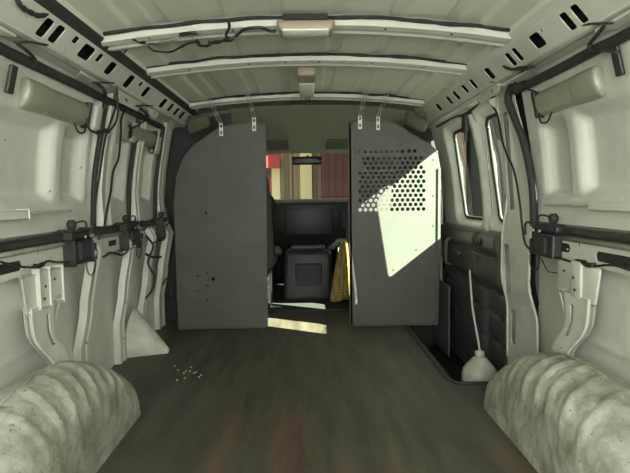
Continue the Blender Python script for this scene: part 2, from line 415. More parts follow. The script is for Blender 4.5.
pillar('trim_pillar_left_1', -1, lows(2.07), ups(2.27), .09, .11, [(2.05, .12, .031), (2.08, .45, .059), (2.08, .54, .058), (2.09, .5, .058), (2.06, .22, .036)])
pillar('trim_pillar_left_2', -1, lows(2.49), ups(2.68), .09, .08, [(2.48, .12, .031), (2.48, .3, .05)])
pillar('trim_pillar_left_3', -1, lows(2.84), [], .07, .07, [(2.84, .15, .031)])
pillar('trim_pillar_left_4', -1, lows(3.17), ups(3.12), .14, .10)
# right rear-jamb pillar next to the side doors
def jamb():
    X = lambda z: wx(z)-.025
    ys0_ = lambda z: 2.06+.03*ss(.3, .0, z) if z < .3 else 2.06+.02*ss(.7, 1.3, z)
    ys1 = lambda z: 2.30-.0*z
    fn = lambda u, v, w: Vector((lerp_tab([(-.3, .945), (.0, .94), (.30, .935), (.42, .905), (.62, .905), (.80, .928), (1.0, .912), (1.3, .862)], v)+w, u, v))
    lo = [(2.08, -.1), (2.32, -.1), (2.32, .02)]
    zs = [i*.04 for i in range(1, 33)]
    outer = [(2.33, -.25)]+[(2.33, z) for z in zs]+[(2.14, 1.30)]+[(2.035+.115*ss(.75, 1.3, z)-(.02*(1-ss(.25, .40, z))), z) for z in reversed(zs)]+[(2.10, -.25)]
    holes = [rrect(2.235, 2.285, .12, .28, .01), rrect(2.235, 2.29, .74, 1.18, .01), rrect(2.255, 2.31, .36, .585, .01), circ(2.10, .10, .005, 8), circ(2.26, .60, .005, 8), circ(2.28, .61, .005, 8), circ(2.20, .95, .004, 8)]
    o = struct(plate('trim_pillar_right', outer, holes, .004, fn, 'paint'))
    # return flange into the door opening
    bm = bmesh.new(); rows = []
    for z in [-.25]+zs+[1.30]:
        a = fn(2.33, z, 0); rows.append([bm.verts.new(a), bm.verts.new(a+Vector((.03, .015, 0))), bm.verts.new(a+Vector((.09, .02, 0)))])
    for a, b in zip(rows, rows[1:]):
        for j in range(2): bm.faces.new((a[j], a[j+1], b[j+1], b[j]))
    obj('door_flange', bm, 'paint', o, True)
    bm = bmesh.new(); tube(bm, [fn(2.328, z, -.002) for z in zs], .005, 6, False); tube(bm, [fn(2.038+.115*ss(.75, 1.3, z)-(.02*(1-ss(.25, .40, z))), z, -.002) for z in zs if z < .70], .006, 6, False)
    obj('rolled_edge', bm, 'paint', o, True)
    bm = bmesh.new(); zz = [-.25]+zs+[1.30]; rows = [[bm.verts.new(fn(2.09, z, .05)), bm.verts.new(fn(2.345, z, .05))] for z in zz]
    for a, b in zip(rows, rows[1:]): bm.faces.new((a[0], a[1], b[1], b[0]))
    obj('cavity_shade_back', bm, 'gunk_shade', o)  # black backing painted in for the shade inside the pillar slots
    return o
jamb()
# black weather strips up each side of the pillars
for side, pts, nm in ((1, [(2.04, .60, .945), (2.04, .66, .925), (2.06, .85, .92), (2.10, 1.02, .902), (2.16, 1.16, .875), (2.18, 1.22, .862), (2.14, 1.262, .86), (2.05, 1.27, .866)], 'trim_weather_strip_right'),
                      (-1, [(2.17, .70, .935), (2.18, .9, .925), (2.20, 1.1, .895), (2.21, 1.24, .87)], 'trim_weather_strip_left_rear'),
                      (-1, [(2.60, .70, .935), (2.61, .9, .925), (2.62, 1.1, .895), (2.63, 1.24, .87)], 'trim_weather_strip_left_mid'),
                      (-1, [(3.03, .66, .93), (3.04, .9, .92), (3.03, 1.1, .885), (3.0, 1.24, .85)], 'trim_weather_strip_left_front')):
    bm = bmesh.new(); tube(bm, [(side*x, y, z) for y, z, x in pts], .017 if side > 0 else .012, 8)
    struct(obj(nm, bm, 'rub', None, True))

# ------------------------------------------------------------------ floor, step well
fl = [(-.975, YR), (.975, YR), (.975, 2.10), (.66, 2.10), (.635, 2.12), (.615, 2.17), (.615, 4.9), (-.975, 4.9)]
struct(plate('floor', fl, [], .02, lambda u, v, w: Vector((u, v, -w)), 'floor'))
bm = bmesh.new()
box(bm, .60, .618, 2.14, 3.6, -.26, .004, .003)
box(bm, .62, .99, 2.095, 2.112, -.26, .003, .003)
struct(obj('trim_step_edge', bm, 'dark'))
bm = bmesh.new(); tube(bm, [(.597, 3.4, .004), (.597, 2.5, .004), (.598, 2.2, .004), (.612, 2.125, .004), (.66, 2.092, .004), (.86, 2.088, .004)], .011, 8, flat=.35); struct(obj('trim_step_lip', bm, 'dark', None, True))
bm = bmesh.new(); box(bm, .60, 1.0, 2.1, 3.62, -.28, -.25); struct(obj('floor_step', bm, 'cab'))
bm = bmesh.new(); box(bm, .615, 1.0, 3.50, 3.62, -.25, 1.3); struct(obj('trim_front_post', bm, 'cab'))

# ------------------------------------------------------------------ side doors (right)
DP = [(-.3, .985), (.55, .985), (.66, .975), (.80, .965), (1.0, .94), (1.15, .905), (1.25, .875), (1.31, .86)]
def dxx(z): return lerp_tab(DP, z)
def side_door(n, y0, y1, wy0, wy1, wz0, wz1, px_handle):
    bm = bmesh.new(); d = .009; ny = int((y1-y0)/d); nz = int((1.30-.56)/d); rows = []
    for i in range(nz+1):
        z = .56+(1.30-.56)*i/nz; row = []
        for j in range(ny+1):
            y = y0+(y1-y0)*j/ny
            # distance outside the window's rounded rectangle
            r = .05; qx = max(abs(y-(wy0+wy1)/2)-(wy1-wy0)/2+r, 0); qz = max(abs(z-(wz0+wz1)/2)-(wz1-wz0)/2+r, 0)
            dist = math.hypot(qx, qz)-r
            if qx == 0 and qz == 0: dist = -r
            off = -.055*ss(.0, .045, dist)+.03
            edge = min(y-y0, y1-y); off += .03*(1-ss(0, .025, edge))
            row.append((bm.verts.new((dxx(z)+off-.005, y, z)), dist))
        rows.append(row)
    for a, b in zip(rows, rows[1:]):
        for j in range(ny):
            q = (a[j], a[j+1], b[j+1], b[j])
            if max(k[1] for k in q) > .0: bm.faces.new([k[0] for k in q])
    bmesh.ops.delete(bm, geom=[v for v in bm.verts if not v.link_faces], context='VERTS')
    # lower metal skin
    o = auto(obj('door_%d' % n, bm, 'paint'), 50); struct(o)
    bm = bmesh.new(); box(bm, .985, 1.0, y0+.004, y1-.004, -.25, .58); obj('lower_skin', bm, 'paint', o)
    gx = lambda z: dxx(z)+.028
    loop = rrect(wy0, wy1, wz0, wz1, .05, 6); pts = [(gx(v)-.003, u, v) for u, v in loop]
    bm = bmesh.new(); tube(bm, pts+pts[:2], .011, 8, False); obj('rubber_seal', bm, 'rub', o, True)
    bm = bmesh.new(); rows = []
    for i in range(13):
        z = wz0-.005+(wz1-wz0+.01)*i/12; rows.append([bm.verts.new((gx(z), wy0-.005, z)), bm.verts.new((gx(z), wy1+.005, z))])
    for a, b in zip(rows, rows[1:]): bm.faces.new((a[0], a[1], b[1], b[0]))
    obj('window_glass', bm, 'glass', o, True)
    # moulded dark trim panel
    ya, yb = y0+.012, y1-.012
    bm = bmesh.new(); N = 34; K = 60; rows = []
    for i in range(K+1):
        z = -.22+(.615+.22)*i/K; row = []
        for j in range(N+1):
            y = ya+(yb-ya)*j/N
            x = .945-.045*ss(.30, .40, z)-.02*ss(.50, .56, z)+.012*ss(.585, .615, z)
            for c in (-.1, .04, .18, .30): x += .012*(1-ss(0, .014, abs(z-c-(y-ya)*.12)))
            e = min(y-ya, yb-y); x += .03*(1-ss(0, .03, e))
            if n == 1: x += .018*box_in(y, z, yb-.30, yb-.12, .36, .56, .02)
            row.append(bm.verts.new((x, y, z)))
        rows.append(row)
    for a, b in zip(rows, rows[1:]):
        for j in range(N): bm.faces.new((a[j], a[j+1], b[j+1], b[j]))
    top = rows[-1]; bk = [bm.verts.new((.985, v.co.y, .635)) for v in top]
    for j in range(N): bm.faces.new((top[j], top[j+1], bk[j+1], bk[j]))
    for c in (0, N):
        s2 = [r[c] for r in rows]; e2 = [bm.verts.new((.985, v.co.y, v.co.z)) for v in s2]
        for i in range(K): bm.faces.new((s2[i], s2[i+1], e2[i+1], e2[i]))
    auto(obj('trim_panel', bm, 'trimp', o), 60)
    if n == 1:
        bm = bmesh.new(); tube(bm, [(.885, 3.10, .545), (.858, 3.10, .53), (.855, 3.10, .46), (.858, 3.10, .40), (.885, 3.10, .385)], .012, 8); obj('pull_handle', bm, 'trimp', o, True)
        bm = bmesh.new(); box(bm, .87, .90, 2.92, 3.0, .455, .49, .006); obj('latch_lever', bm, 'blk', o)
    else:
        bm = bmesh.new(); lathe(bm, [(.02, 0), (.022, -.01), (.012, -.02)], (.88, 2.56, .575), 14, 'X'); obj('latch_knob', bm, 'blk', o, True)
        bm = bmesh.new(); box(bm, .868, .885, 2.36, 2.66, .50, .512, .004); obj('ledge_bead', bm, 'blk', o)
    return o
side_door(1, 2.645, 3.48, 2.74, 3.17, .675, 1.20, 1)
side_door(2, 2.335, 2.642, 2.355, 2.602, .675, 1.20, 0)
# header over the doors, black seal and hanging clip
bm = bmesh.new(); box(bm, .80, .89, 2.14, 3.45, 1.272, 1.30, .004); struct(obj('trim_door_header', bm, 'paint'))
bm = bmesh.new(); tube(bm, [(.853, 2.33, 1.27), (.853, 2.5, 1.262), (.853, 2.72, 1.245), (.852, 2.9, 1.262), (.85, 3.3, 1.262)], .012, 8); struct(obj('trim_header_seal', bm, 'rub', None, True))
# ------------------------------------------------------------------ wheel arches
def arch(side):
    bm = bmesh.new(); Yc, R, H = 1.43, .485, .300; NY, NU = 130, 70; rows = []
    prof = [(.652, 0), (.655, .25), (.660, .45), (.668, .62), (.682, .76), (.705, .87), (.740, .95), (.785, .995), (.83, .995), (.88, .94), (.93, .84), (.985, .68)]
    def pp(t):
        f = t*(len(prof)-1); i = min(int(f), len(prof)-2); k = f-i; a, b = prof[i], prof[i+1]
        return a[0]+(b[0]-a[0])*k, a[1]+(b[1]-a[1])*k
    for i in range(NY+1):
        a = math.pi*i/NY; t = -math.cos(a); y = Yc+R*t; h = H*(max(0, 1-abs(t)**2.3))**.55
        row = []
        for j in range(NU+1):
            x, v = pp(j/NU); z = h*v
            # plan rounding of the nose
            nose = ss(.80, 1.0, abs(t)); x += .035*nose*nose*(1-j/NU)
            # pressed ribs wrapping over the inner shoulder
            k = 0
            if .30 < v <= 1.0 and x < .84:
                m_ = ss(.42, .75, v)*(1-ss(.80, .84, x))
                yy = y - .30*(x-.66)+.022*noise.noise((x*7, y*5, 1+side))
                for yc, am in ((1.20, .9), (1.29, 1.0), (1.375, 1.0), (1.45, .8), (1.525, .9), (1.59, .55), (1.65, .6), (1.71, .4)):
                    d_ = yy-yc; k += m_*.0105*am*ss(-.004, .003, d_)*(1-ss(.003, .038, d_))
            z += k*.9; x -= k*.5
            dn = noise.noise((x*14, y*14, z*14+side*5))*.0030+noise.noise((x*26, y*20, z*24+side*7))*.0016+noise.noise((x*45, y*45, z*40+side*5))*.0008
            row.append(bm.verts.new((side*(x-dn*.7), y, z+dn*(1 if h > .03 else 0))))
        rows.append(row)
    for a, b in zip(rows, rows[1:]):
        for j in range(NU): bm.faces.new((a[j], a[j+1], b[j+1], b[j]))
    o = obj('wheel_arch', bm, 'arch', None, True)
    # welded seam running over the top
    pts = []
    for i in range(28):
        t = -.55+1.35*i/27; y = Yc+R*t; h = H*(max(0, 1-abs(t)**2.3))**.55
        pts.append((side*(.815+.012*t), y, h+.001))
    b2 = bmesh.new(); tube(b2, pts, .004, 6, False); obj('weld_seam', b2, 'arch', o, True)
    return o
a1 = arch(-1); a2 = arch(1)
tag(a1, 'dirty white ribbed steel wheel arch bulging from the left wall', 'wheel arch', 'wheel arches')
tag(a2, 'dirty white ribbed steel wheel arch bulging from the right wall', 'wheel arch', 'wheel arches')

# ------------------------------------------------------------------ bulkhead panels
BY = 3.066
def bfn(u, v, w): return Vector((u, BY+w, v))
lp = [(-.822, .012), (-.283, .012), (-.268, 1.262), (-.36, 1.264), (-.47, 1.255), (-.53, 1.238), (-.615, 1.185), (-.70, 1.125), (-.76, 1.05), (-.80, .95), (-.822, .80)]
hl = [circ(x, z, r, 10) for x, z, r in [(onY(px, py, BY).x, onY(px, py, BY).z, r) for px, py, r in
      ((213, 279, .011), (198, 276, .005), (207, 273, .005), (222.5, 273, .005), (207, 285.5, .005), (222.5, 285.5, .005), (198, 291, .005), (207, 300, .005), (238, 286, .005), (262, 286, .005), (206, 213, .007), (262, 192.5, .004), (181, 286, .004), (181, 228, .004), (189, 159, .004), (186, 170, .004))]]
left = empty('bulkhead_panel', (-.55, BY, 0)); tag(left, 'solid dark grey steel partition panel left of the cab opening', 'partition', None)
plate('sheet', lp, hl, .003, bfn, 'bulk', left)
for u0, u1, nm in ((-.284, -.270, 'edge_flange'),):
    bm = bmesh.new(); prism(bm, [(-.284, .012), (-.268, .012), (-.254, 1.262), (-.270, 1.262)], .022, bfn); obj(nm, bm, 'bulk', left)
bm = bmesh.new(); box(bm, -.822, -.283, BY, BY+.035, .004, .016, .002); obj('foot_flange', bm, 'bulk', left)
bm = bmesh.new(); tube(bm, [(x, BY+.004, z) for x, z in lp[2:]], .007, 6, False); obj('rolled_rim', bm, 'bulk', left, True)

right = empty('bulkhead_panel', (.52, BY, 0)); tag(right, 'dark grey steel partition panel with perforated upper area, right of the cab opening', 'partition', None)
rp = [(.250, .012), (.250, 1.258), (.30, 1.272), (.50, 1.262), (.56, 1.238), (.62, 1.190), (.735, 1.128), (.79, 1.075), (.808, .98), (.808, .55), (.795, .012)]
holes = []
p = 5.3/500*BY; r = .0118
x0, z0 = .315, 1.083
for c in range(9): holes.append(circ(x0+c*p, z0, .0085 if c < 8 else .0118, 12))
for c in (9.25, 10.3): holes.append(circ(x0+c*p, z0+.003, .0118, 12))
for rr in range(1, 13):
    z = z0-.012-rr*p*.868+.012*0
    for c in range(13):
        x = x0+c*p+(p/2 if rr % 2 else 0)
        if x > .715 or (rr < 3 and x > .69): continue
        holes.append(circ(x, z, r, 12))
for px, py in ((416, 250), (360, 270), (375, 277), (393, 270), (397, 138), (401, 145), (413, 138), (433, 160), (433, 196), (433, 226)):
    q = onY(px, py, BY)
    holes.append(circ(q.x, q.z, .005, 8))
plate('sheet', rp, holes, .003, bfn, 'bulk', right)
bm = bmesh.new(); prism(bm, [(.246, .012), (.262, .012), (.262, 1.26), (.246, 1.26)], .022, bfn); obj('edge_flange', bm, 'bulk', right)
bm = bmesh.new(); prism(bm, [(.778, .012), (.795, .012), (.808, .55), (.808, .98), (.792, .98), (.791, .55)], .02, lambda u, v, w: Vector((u, BY-.002-w*.3, v))); obj('side_flange', bm, 'bulk', right)
bm = bmesh.new(); box(bm, .25, .795, BY, BY+.035, .004, .016, .002); obj('foot_flange', bm, 'bulk', right)
bm = bmesh.new(); tube(bm, [(x, BY+.004, z) for x, z in rp[1:8]], .007, 6, False); obj('rolled_rim', bm, 'bulk', right, True)
# bare metal door post visible in the gap beside the panel
bm = bmesh.new(); tube(bm, [(.90, BY+.32, -.2), (.903, BY+.32, .5), (.90, BY+.32, .85), (.865, BY+.32, 1.12)], .010, 10); struct(obj('trim_gap_post', bm, 'metal', None, True))
bm = bmesh.new(); box(bm, .862, .875, BY+.0, BY+.40, -.2, .25, .003); struct(obj('trim_gap_plate', bm, 'bulk'))
# near-black filler standing in for shade in the gap between panel and left wall
bm = bmesh.new(); prism(bm, [(-.83, 0), (-.83, .82), (-.80, 1.0), (-.72, 1.14), (-.62, 1.22), (-.5, 1.28), (-.5, 1.40), (-1.0, 1.40), (-1.0, 0)], .01, lambda u, v, w: Vector((u, BY+.26+w, v))); struct(obj('trim_gap_shade_left', bm, 'cab'))
# slotted hanging straps
def strap(px, py0, py1, top, label, dx):
    a = onY(px, py1, BY-.008); b = onY(px, py0, BY-.008); L = a.z-0
    root = empty('hanging_strap', (b.x, BY-.008, b.z)); tag(root, label, 'strap', 'slotted metal straps on the partition')
    H = b.z-a.z; k = H/2
    hs = [rrect(-.006, .006, i*k+.010, (i+1)*k-.010, .003) for i in range(2)]
    plate('lower_strip', rrect(-.011, .011, 0, H, .004), hs, .002, lambda u, v, w: Vector((b.x+u, BY-.012+w, a.z+v)), 'metal', root)
    t = Vector((b.x+dx, BY-.012-.16*0-.12, 1.412)); s = Vector((b.x, BY-.012, b.z-.005)); D = t-s; Ld = D.length; Dn = D/Ld; sx = Vector((1, 0, 0)); nn = sx.cross(Dn).normalized(); k2 = Ld/3
    hs = [rrect(-.006, .006, i*k2+.008, (i+1)*k2-.008, .003) for i in range(3)]
    plate('upper_strip', rrect(-.011, .011, 0, Ld, .004), hs, .002, lambda u, v, w: s+sx*u+Dn*v+nn*w, 'metal', root)
strap(221, 123, 136, 0, 'leftmost slotted metal strap holding up the solid grey partition panel', -.06)
strap(254, 117, 131, 0, 'slotted metal strap at the top left corner of the cab opening', -.02)
strap(360, 115, 129, 0, 'slotted metal strap at the top right corner of the cab opening', .02)
strap(378, 116, 130, 0, 'rightmost slotted metal strap above the perforated panel', .04)

# grubby corner blocks where the cant rails meet the partition
for side, lab in ((-1, 'brown stained moulded corner block at the top left of the partition'), (1, 'brown stained moulded corner block at the top right of the partition')):
    bm = bmesh.new()
    box(bm, .60, .73, 2.97, 3.05, 1.215, 1.300, .028, 4, lambda c, s=side: Vector((s*(c.x-.02+(1.26-c.z)*-.25), c.y, c.z-(c.x-.66)*.45)))
    tag(obj('corner_block', bm, 'brown', None, True), lab, 'block', 'corner blocks')

# ------------------------------------------------------------------ black tubes and their clips
for side, y1, lab in ((-1, 3.02, 'black foam tube running along the top of the left wall'), (1, 2.12, 'black foam tube running along the top of the right wall')):
    bm = bmesh.new(); pts = [(side*(.868+.004*noise.noise((i*.7, side, 0))), YR+(y1-YR)*i/24, 1.243+.006*noise.noise((i*.6, side+3, 0))) for i in range(25)]
    tube(bm, pts, .0165, 10)
    tag(obj('foam_tube', bm, 'rub', None, True), lab, 'tube', 'foam tubes')
def zclip(side, arm, hook, lab):
    P_ = [onX(a, b, side*.80) for a, b in arm]; n_ = len(hook)-1; Q_ = [onX(a, b, side*(.805+.04*min(1, k/2))) for k, (a, b) in enumerate(hook)]
    root = empty('tube_clip', Q_[-1]); tag(root, lab, 'clip', 'black clips on the foam tubes')
    bm = bmesh.new(); tube(bm, P_, .0085, 8, flat=.45); obj('mounting_arm', bm, 'blk', root, True)
    bm = bmesh.new(); tube(bm, Q_, .0075, 8, flat=.5); obj('hook', bm, 'blk', root, True)
zclip(-1, [(16, 42.5), (30, 42), (46, 45)], [(19, 45), (26, 50), (33, 57), (37, 64)], 'black Z-shaped clip nearest the camera on the left foam tube')
zclip(-1, [(94, 83), (103, 82.5), (113, 83)], [(98, 84), (104, 90), (106, 98)], 'middle black Z-shaped clip on the left foam tube')
zclip(-1, [(137, 106), (144, 105.5), (152, 106)], [(140, 108), (146, 113), (147, 118)], 'farthest black Z-shaped clip on the left foam tube')
zclip(1, [(579, 27), (590, 24), (611, 23)], [(604, 26), (597, 35), (590, 44), (591, 50), (604, 51), (617, 52)], 'black Z-shaped clip nearest the camera on the right foam tube')
zclip(1, [(508, 68), (519, 67), (533, 67)], [(524, 70), (517, 78), (515, 85), (524, 86)], 'farthest black Z-shaped clip, at the end of the right foam tube')
for side, q, lab in ((-1, (12, 81), 'flat black tab hanging down beside the left beige tubular cover'), (1, (617, 63), 'flat black tab hanging down beside the right beige tubular cover')):
    c = onX(q[0], q[1], side*.875)
    bm = bmesh.new(); box(bm, -.006, .006, -.016, .016, -.035, .045, .003, 2, lambda v: Vector((side*(.878-v.z*.25+v.x), c.y+v.y, c.z+v.z)))
    tag(obj('black_tab', bm, 'blk'), lab, 'tab', 'black tabs')

# beige tubular covers
def cover(side, y0, y1, zc, lab, cap):
    root = empty('tubular_cover', (side*.885, (y0+y1)/2, zc-.045)); tag(root, lab, 'cover', 'beige tubular covers')
    def seg(name, a, b, r, m):
        bm = bmesh.new(); n = 10; pr = []
        L = b-a
        pr = [(r*.78, 0), (r*.92, .005), (r*.98, .014), (r, .034)]+[(r, .034+(L-.068)*k/4) for k in range(1, 4)]+[(r, L-.034), (r*.98, L-.014), (r*.92, L-.005), (r*.78, L)]
        b2 = bmesh.new(); lathe(b2, pr, (0, 0, 0), 24, 'Y')
        for v in b2.verts:
            v.co = Vector((side*(.895+v.co.x*.62-v.co.z*.22), a+v.co.y, zc+v.co.z*1.0))
        join(bm, b2); obj(name, bm, m, root, True)
    ya, yb = (y0, y0+.12)
    seg('end_cap', y0, y0+.15, .049, 'beige'); seg('body', y0+.11, y1, .046, 'beige')
    bm = bmesh.new(); c = y1+.012
    box(bm, -.014, .014, -.012, .012, -.05, .05, .004, 2, lambda v: Vector((side*(.885-v.z*.22+v.x), c+v.y, zc+v.z))); obj('mounting_clamp', bm, 'blk', root)
    bm = bmesh.new(); tube(bm, [(side*.875, y1-.02, zc-.04), (side*.872, y1-.05, zc-.075), (side*.872, y1-.10, zc-.08), (side*.872, y1-.13, zc-.05)], .0035, 6); obj('loose_wire', bm, 'wire', root, True)
cover(-1, 1.60, 2.03, 1.150, 'beige tubular plastic cover high on the left wall nearest the camera', 1)
cover(-1, 2.50, 2.90, 1.150, 'beige tubular plastic cover high on the left wall farther back by the pillar wiring', 1)
cover(1, 1.54, 1.94, 1.155, 'beige tubular plastic cover high on the right wall', 1)

# black latch boxes on the belt
def latch(side, y0, y1, lab, ring=True, knob=True):
    yc = (y0+y1)/2; root = empty('latch_box', (side*.90, yc, .56)); tag(root, lab, 'latch', 'black latch boxes on the belt rails')
    w = (y1-y0)/2
    bm = bmesh.new(); box(bm, side*.885, side*.925, y0+.01, y1-.02, .572, .662, .008); obj('housing', bm, 'blk', root)
    bm = bmesh.new(); box(bm, side*.892, side*.94, y0, y1-.02, .666, .695, .010); obj('top_block', bm, 'blk', root)
    bm = bmesh.new(); box(bm, side*.872, side*.886, yc-w*.5, yc+w*.5, .588, .650, .004); box(bm, side*.880, side*.894, y1-.03, y1+.005, .575, .635, .004); obj('face_plate', bm, 'rub', root)
    bm = bmesh.new(); lathe(bm, [(.012, 0), (.019, -.006), (.019, -.022), (.012, -.028)], (side*.885+(.014 if side > 0 else .014), y0+.005, .722), 14, 'X'); obj('round_knob', bm, 'rub', root, True)
    bm = bmesh.new(); tube(bm, [(side*.875, y0+.01, .728), (side*.872, y0+.07, .733), (side*.872, y0+.10, .722), (side*.875, y0+.10, .705)], .004, 6); obj('wire_bail', bm, 'blk', root, True)
    bm = bmesh.new(); tube(bm, [(side*.868, y1-.06, .69), (side*.865, y1-.02, .702), (side*.865, y1+.01, .69), (side*.868, y1+.012, .65)], .005, 6); obj('lever_arm', bm, 'metal' if False else 'blk', root, True)
    for dy in (-.02, .03, .05):
        bm = bmesh.new(); lathe(bm, [(.006, 0), (.006, .006), (.003, .008)], (side*.866-.004, yc+dy, .672), 8, 'X'); obj('screw_head', bm, 'metal', root, True)
    if ring:
        bm = bmesh.new(); pts = [(side*.872, yc+.01+.045*math.sin(a), .552-.030*(1-math.cos(a))*.9) for a in [math.radians(-100+200*k/10) for k in range(11)]]
        pts = [(side*.872, yc+.03+.04*math.cos(a), .560+.045*math.sin(a)) for a in [math.radians(-200+220*k/12) for k in range(13)]]
        tube(bm, pts, .0025, 6); obj('wire_loop', bm, 'wire', root, True)
latch(-1, 1.86, 2.05, 'large black latch box on the left belt rail nearest the camera')
latch(-1, 2.42, 2.62, 'smaller black latch box midway along the left belt rail')
latch(-1, 3.0, 3.05, 'small black latch box on the left belt rail beside the partition', False)
latch(1, 1.80, 1.985, 'black latch box on the right belt rail beside the door pillar')

# white folded brackets above the wheel arches
def bracket(side, lab):
    s = side; root = empty('wall_bracket', (s*.93, 1.64, .24)); tag(root, lab, 'bracket', 'white brackets over the wheel arches')
    def fn(o_): return lambda u, v, w: Vector((s*(o_-w), u, v))
    # hat-section upper box
    bm = bmesh.new(); box(bm, s*.895, s*.975, 1.53, 1.79, .455, .575, .008, 2, lambda c: Vector((c.x, c.y+(.02 if c.z < .5 and c.y < 1.6 else 0)+(.13 if abs(c.x) > .93 and c.y < 1.66 else 0), c.z))); auto(obj('upper_box', bm, 'paint', root))
    bm = bmesh.new(); box(bm, s*.886, s*.90, 1.62, 1.685, .462, .585, .006); auto(obj('raised_rib', bm, 'paint', root))
    # curved lower leg with a long slot
    def leg(u, v, w):
        # v: 0 top .. 1 bottom
        z = .47-.235*v; yb = .10*ss(.35, 1, v); x = .890-.012*ss(.6, 1, v)
        return Vector((s*(x+w), 1.655+u+yb*.75, z))
    N = 14
    outer = [(-.085+.035*ss(.1, 1, k/N), k/N) for k in range(N+1)]+[(.050+.02*(1-ss(0, .4, k/N)), k/N) for k in reversed(range(N+1))]
    slot = [(.006, .16+.045*k) for k in range(12)]+[(.030, .655-.045*k) for k in range(12)]
    pl = plate('curved_leg', outer, [slot, circ(.0, .86, .010, 6)], .006, leg, 'paint', root)
    for a0, w_ in ((-.075, -1), (.052, 1)):
        bm = bmesh.new(); pts = [leg((-.083+.035*ss(.1, 1, k/12)) if w_ < 0 else (.050+.02*(1-ss(0, .4, k/12))), k/12, 0) for k in range(13)]
        rows = [[bm.verts.new(p_), bm.verts.new(p_+Vector((-s*.006, 0, 0))), bm.verts.new(p_+Vector((s*.035, -w_*.020, 0)))] for p_ in pts]
        for a, b in zip(rows, rows[1:]):
            for j in range(2): bm.faces.new((a[j], a[j+1], b[j+1], b[j]))
        obj('side_flange', bm, 'paint', root, True)
    pts = [leg(.012, .18+.04*k, -.003) for k in range(12)]
    bm = bmesh.new(); tube(bm, pts, .0085, 6, False, flat=.3); obj('slot_shadow', bm, 'gunk_shade', root) if False else bm.free()
    rows = []; bm = bmesh.new()
    for k in range(13): rows.append([bm.verts.new(leg(-.03, k/13, .02)), bm.verts.new(leg(.035, k/13, .02))])
    for a, b in zip(rows, rows[1:]): bm.faces.new((a[0], a[1], b[1], b[0]))
    obj('slot_shade_plate', bm, 'shell', root, True)  # dark plate added behind the leg so its slot looks shaded
    # diagonal strut
    bm = bmesh.new(); tube(bm, [(s*.90, 1.775, .46), (s*.905, 1.735, .38), (s*.915, 1.70, .32)], .006, 6); obj('strut', bm, 'paint', root, True)
    for y, z in ((1.65, .53), (1.74, .54), (1.64, .49)):
        bm = bmesh.new(); lathe(bm, [(.005, -.001), (.005, .001)], (s*(.879 if y < 1.7 else .894), y, z), 8, 'X'); obj('bolt_hole', bm, 'gunk_shade', root)
    bm = bmesh.new(); box(bm, s*.893, s*.896, 1.735, 1.775, .468, .482); obj('slit', bm, 'grime', root)
bracket(-1, 'white pressed steel bracket rising from the left wheel arch')
bracket(1, 'white pressed steel bracket rising from the right wheel arch')

# filler-neck cover cone on the left
bm = bmesh.new(); rows = []
for i in range(15):
    t = i/14; row = []
    for k in range(21):
        a = math.pi*k/20                        # half cone against the wall, apex away from the wall low
        rr_ = .13*(1-t)+.02
        x = -.965+.205*t+.02*math.sin(a)*(1-t); y = 2.66+rr_*-math.cos(a)*.85-.04*t
        z = (.205*(1-t)**1.0+.025)*math.sin(a)**.75
        row.append(bm.verts.new((x, y, max(z, 0))))
    rows.append(row)
for a, b in zip(rows, rows[1:]):
    for k in range(20): bm.faces.new((a[k], a[k+1], b[k+1], b[k]))
bm.faces.new(rows[-1]); 
tag(auto(obj('cone_cover', bm, 'grime'), 50), 'white half-cone metal cover on the floor against the left wall', 'cover')

# white container with rod in the step well
root = empty('plastic_container', (.80, 2.26, -.25)); tag(root, 'white round-shouldered plastic container standing in the step well by the side doors', 'container')
bm = bmesh.new(); lathe(bm, [(.07, 0), (.078, .008), (.080, .05), (.080, .235), (.076, .252), (.060, .275), (.038, .300), (.022, .315)], (.78, 2.26, -.25), 28); obj('body', bm, 'jug', root, True)
bm = bmesh.new(); lathe(bm, [(.021, 0), (.022, .004), (.021, .022), (.014, .026)], (.78, 2.26, .065), 18); obj('cap', bm, 'jug', root, True)
bm = bmesh.new(); tube(bm, [(.782, 2.26, .08), (.781, 2.285, .13), (.775, 2.31, .20), (.762, 2.32, .30), (.752, 2.33, .46)], [.008, .007]+[.0055]*30, 8)
tag(obj('thin_rod', bm, 'jug', None, True), 'thin pale rod rising from the white container in the step well', 'rod')

# ------------------------------------------------------------------ roof lamps
root = empty('dome_lamp', (-.01, 1.80, 1.42)); tag(root, 'wide beige dome lamp mounted across the roof bow nearest the camera', 'lamp')
bm = bmesh.new(); box(bm, -.108, .095, 1.775, 1.865, 1.388, 1.425, .010, 3, lambda c: Vector((c.x*(1 if c.z > 1.40 else .93), c.y, c.z))); auto(obj('housing', bm, 'beige2', root))
bm = bmesh.new(); box(bm, -.088, .075, 1.770, 1.85, 1.384, 1.392, .005); auto(obj('lens', bm, 'lens', root))
bm = bmesh.new(); box(bm, -.085, .07, 1.765, 1.78, 1.420, 1.44, .004); obj('bracket', bm, 'gunk_shade', root)
root = empty('dome_lamp', (0, 2.7, 1.43)); tag(root, 'narrow dome lamp with white lens in the roof between the two far bows', 'lamp')
bm = bmesh.new(); box(bm, -.048, .042, 2.44, 2.62, 1.392, 1.455, .012, 3); auto(obj('housing', bm, 'beige2', root))
bm = bmesh.new(); box(bm, -.044, .038, 2.60, 2.95, 1.388, 1.44, .010, 3); auto(obj('lens', bm, 'lens', root))
bm = bmesh.new(); box(bm, -.016, .018, 2.95, 3.0, 1.372, 1.40, .004); obj('plug', bm, 'blk', root)

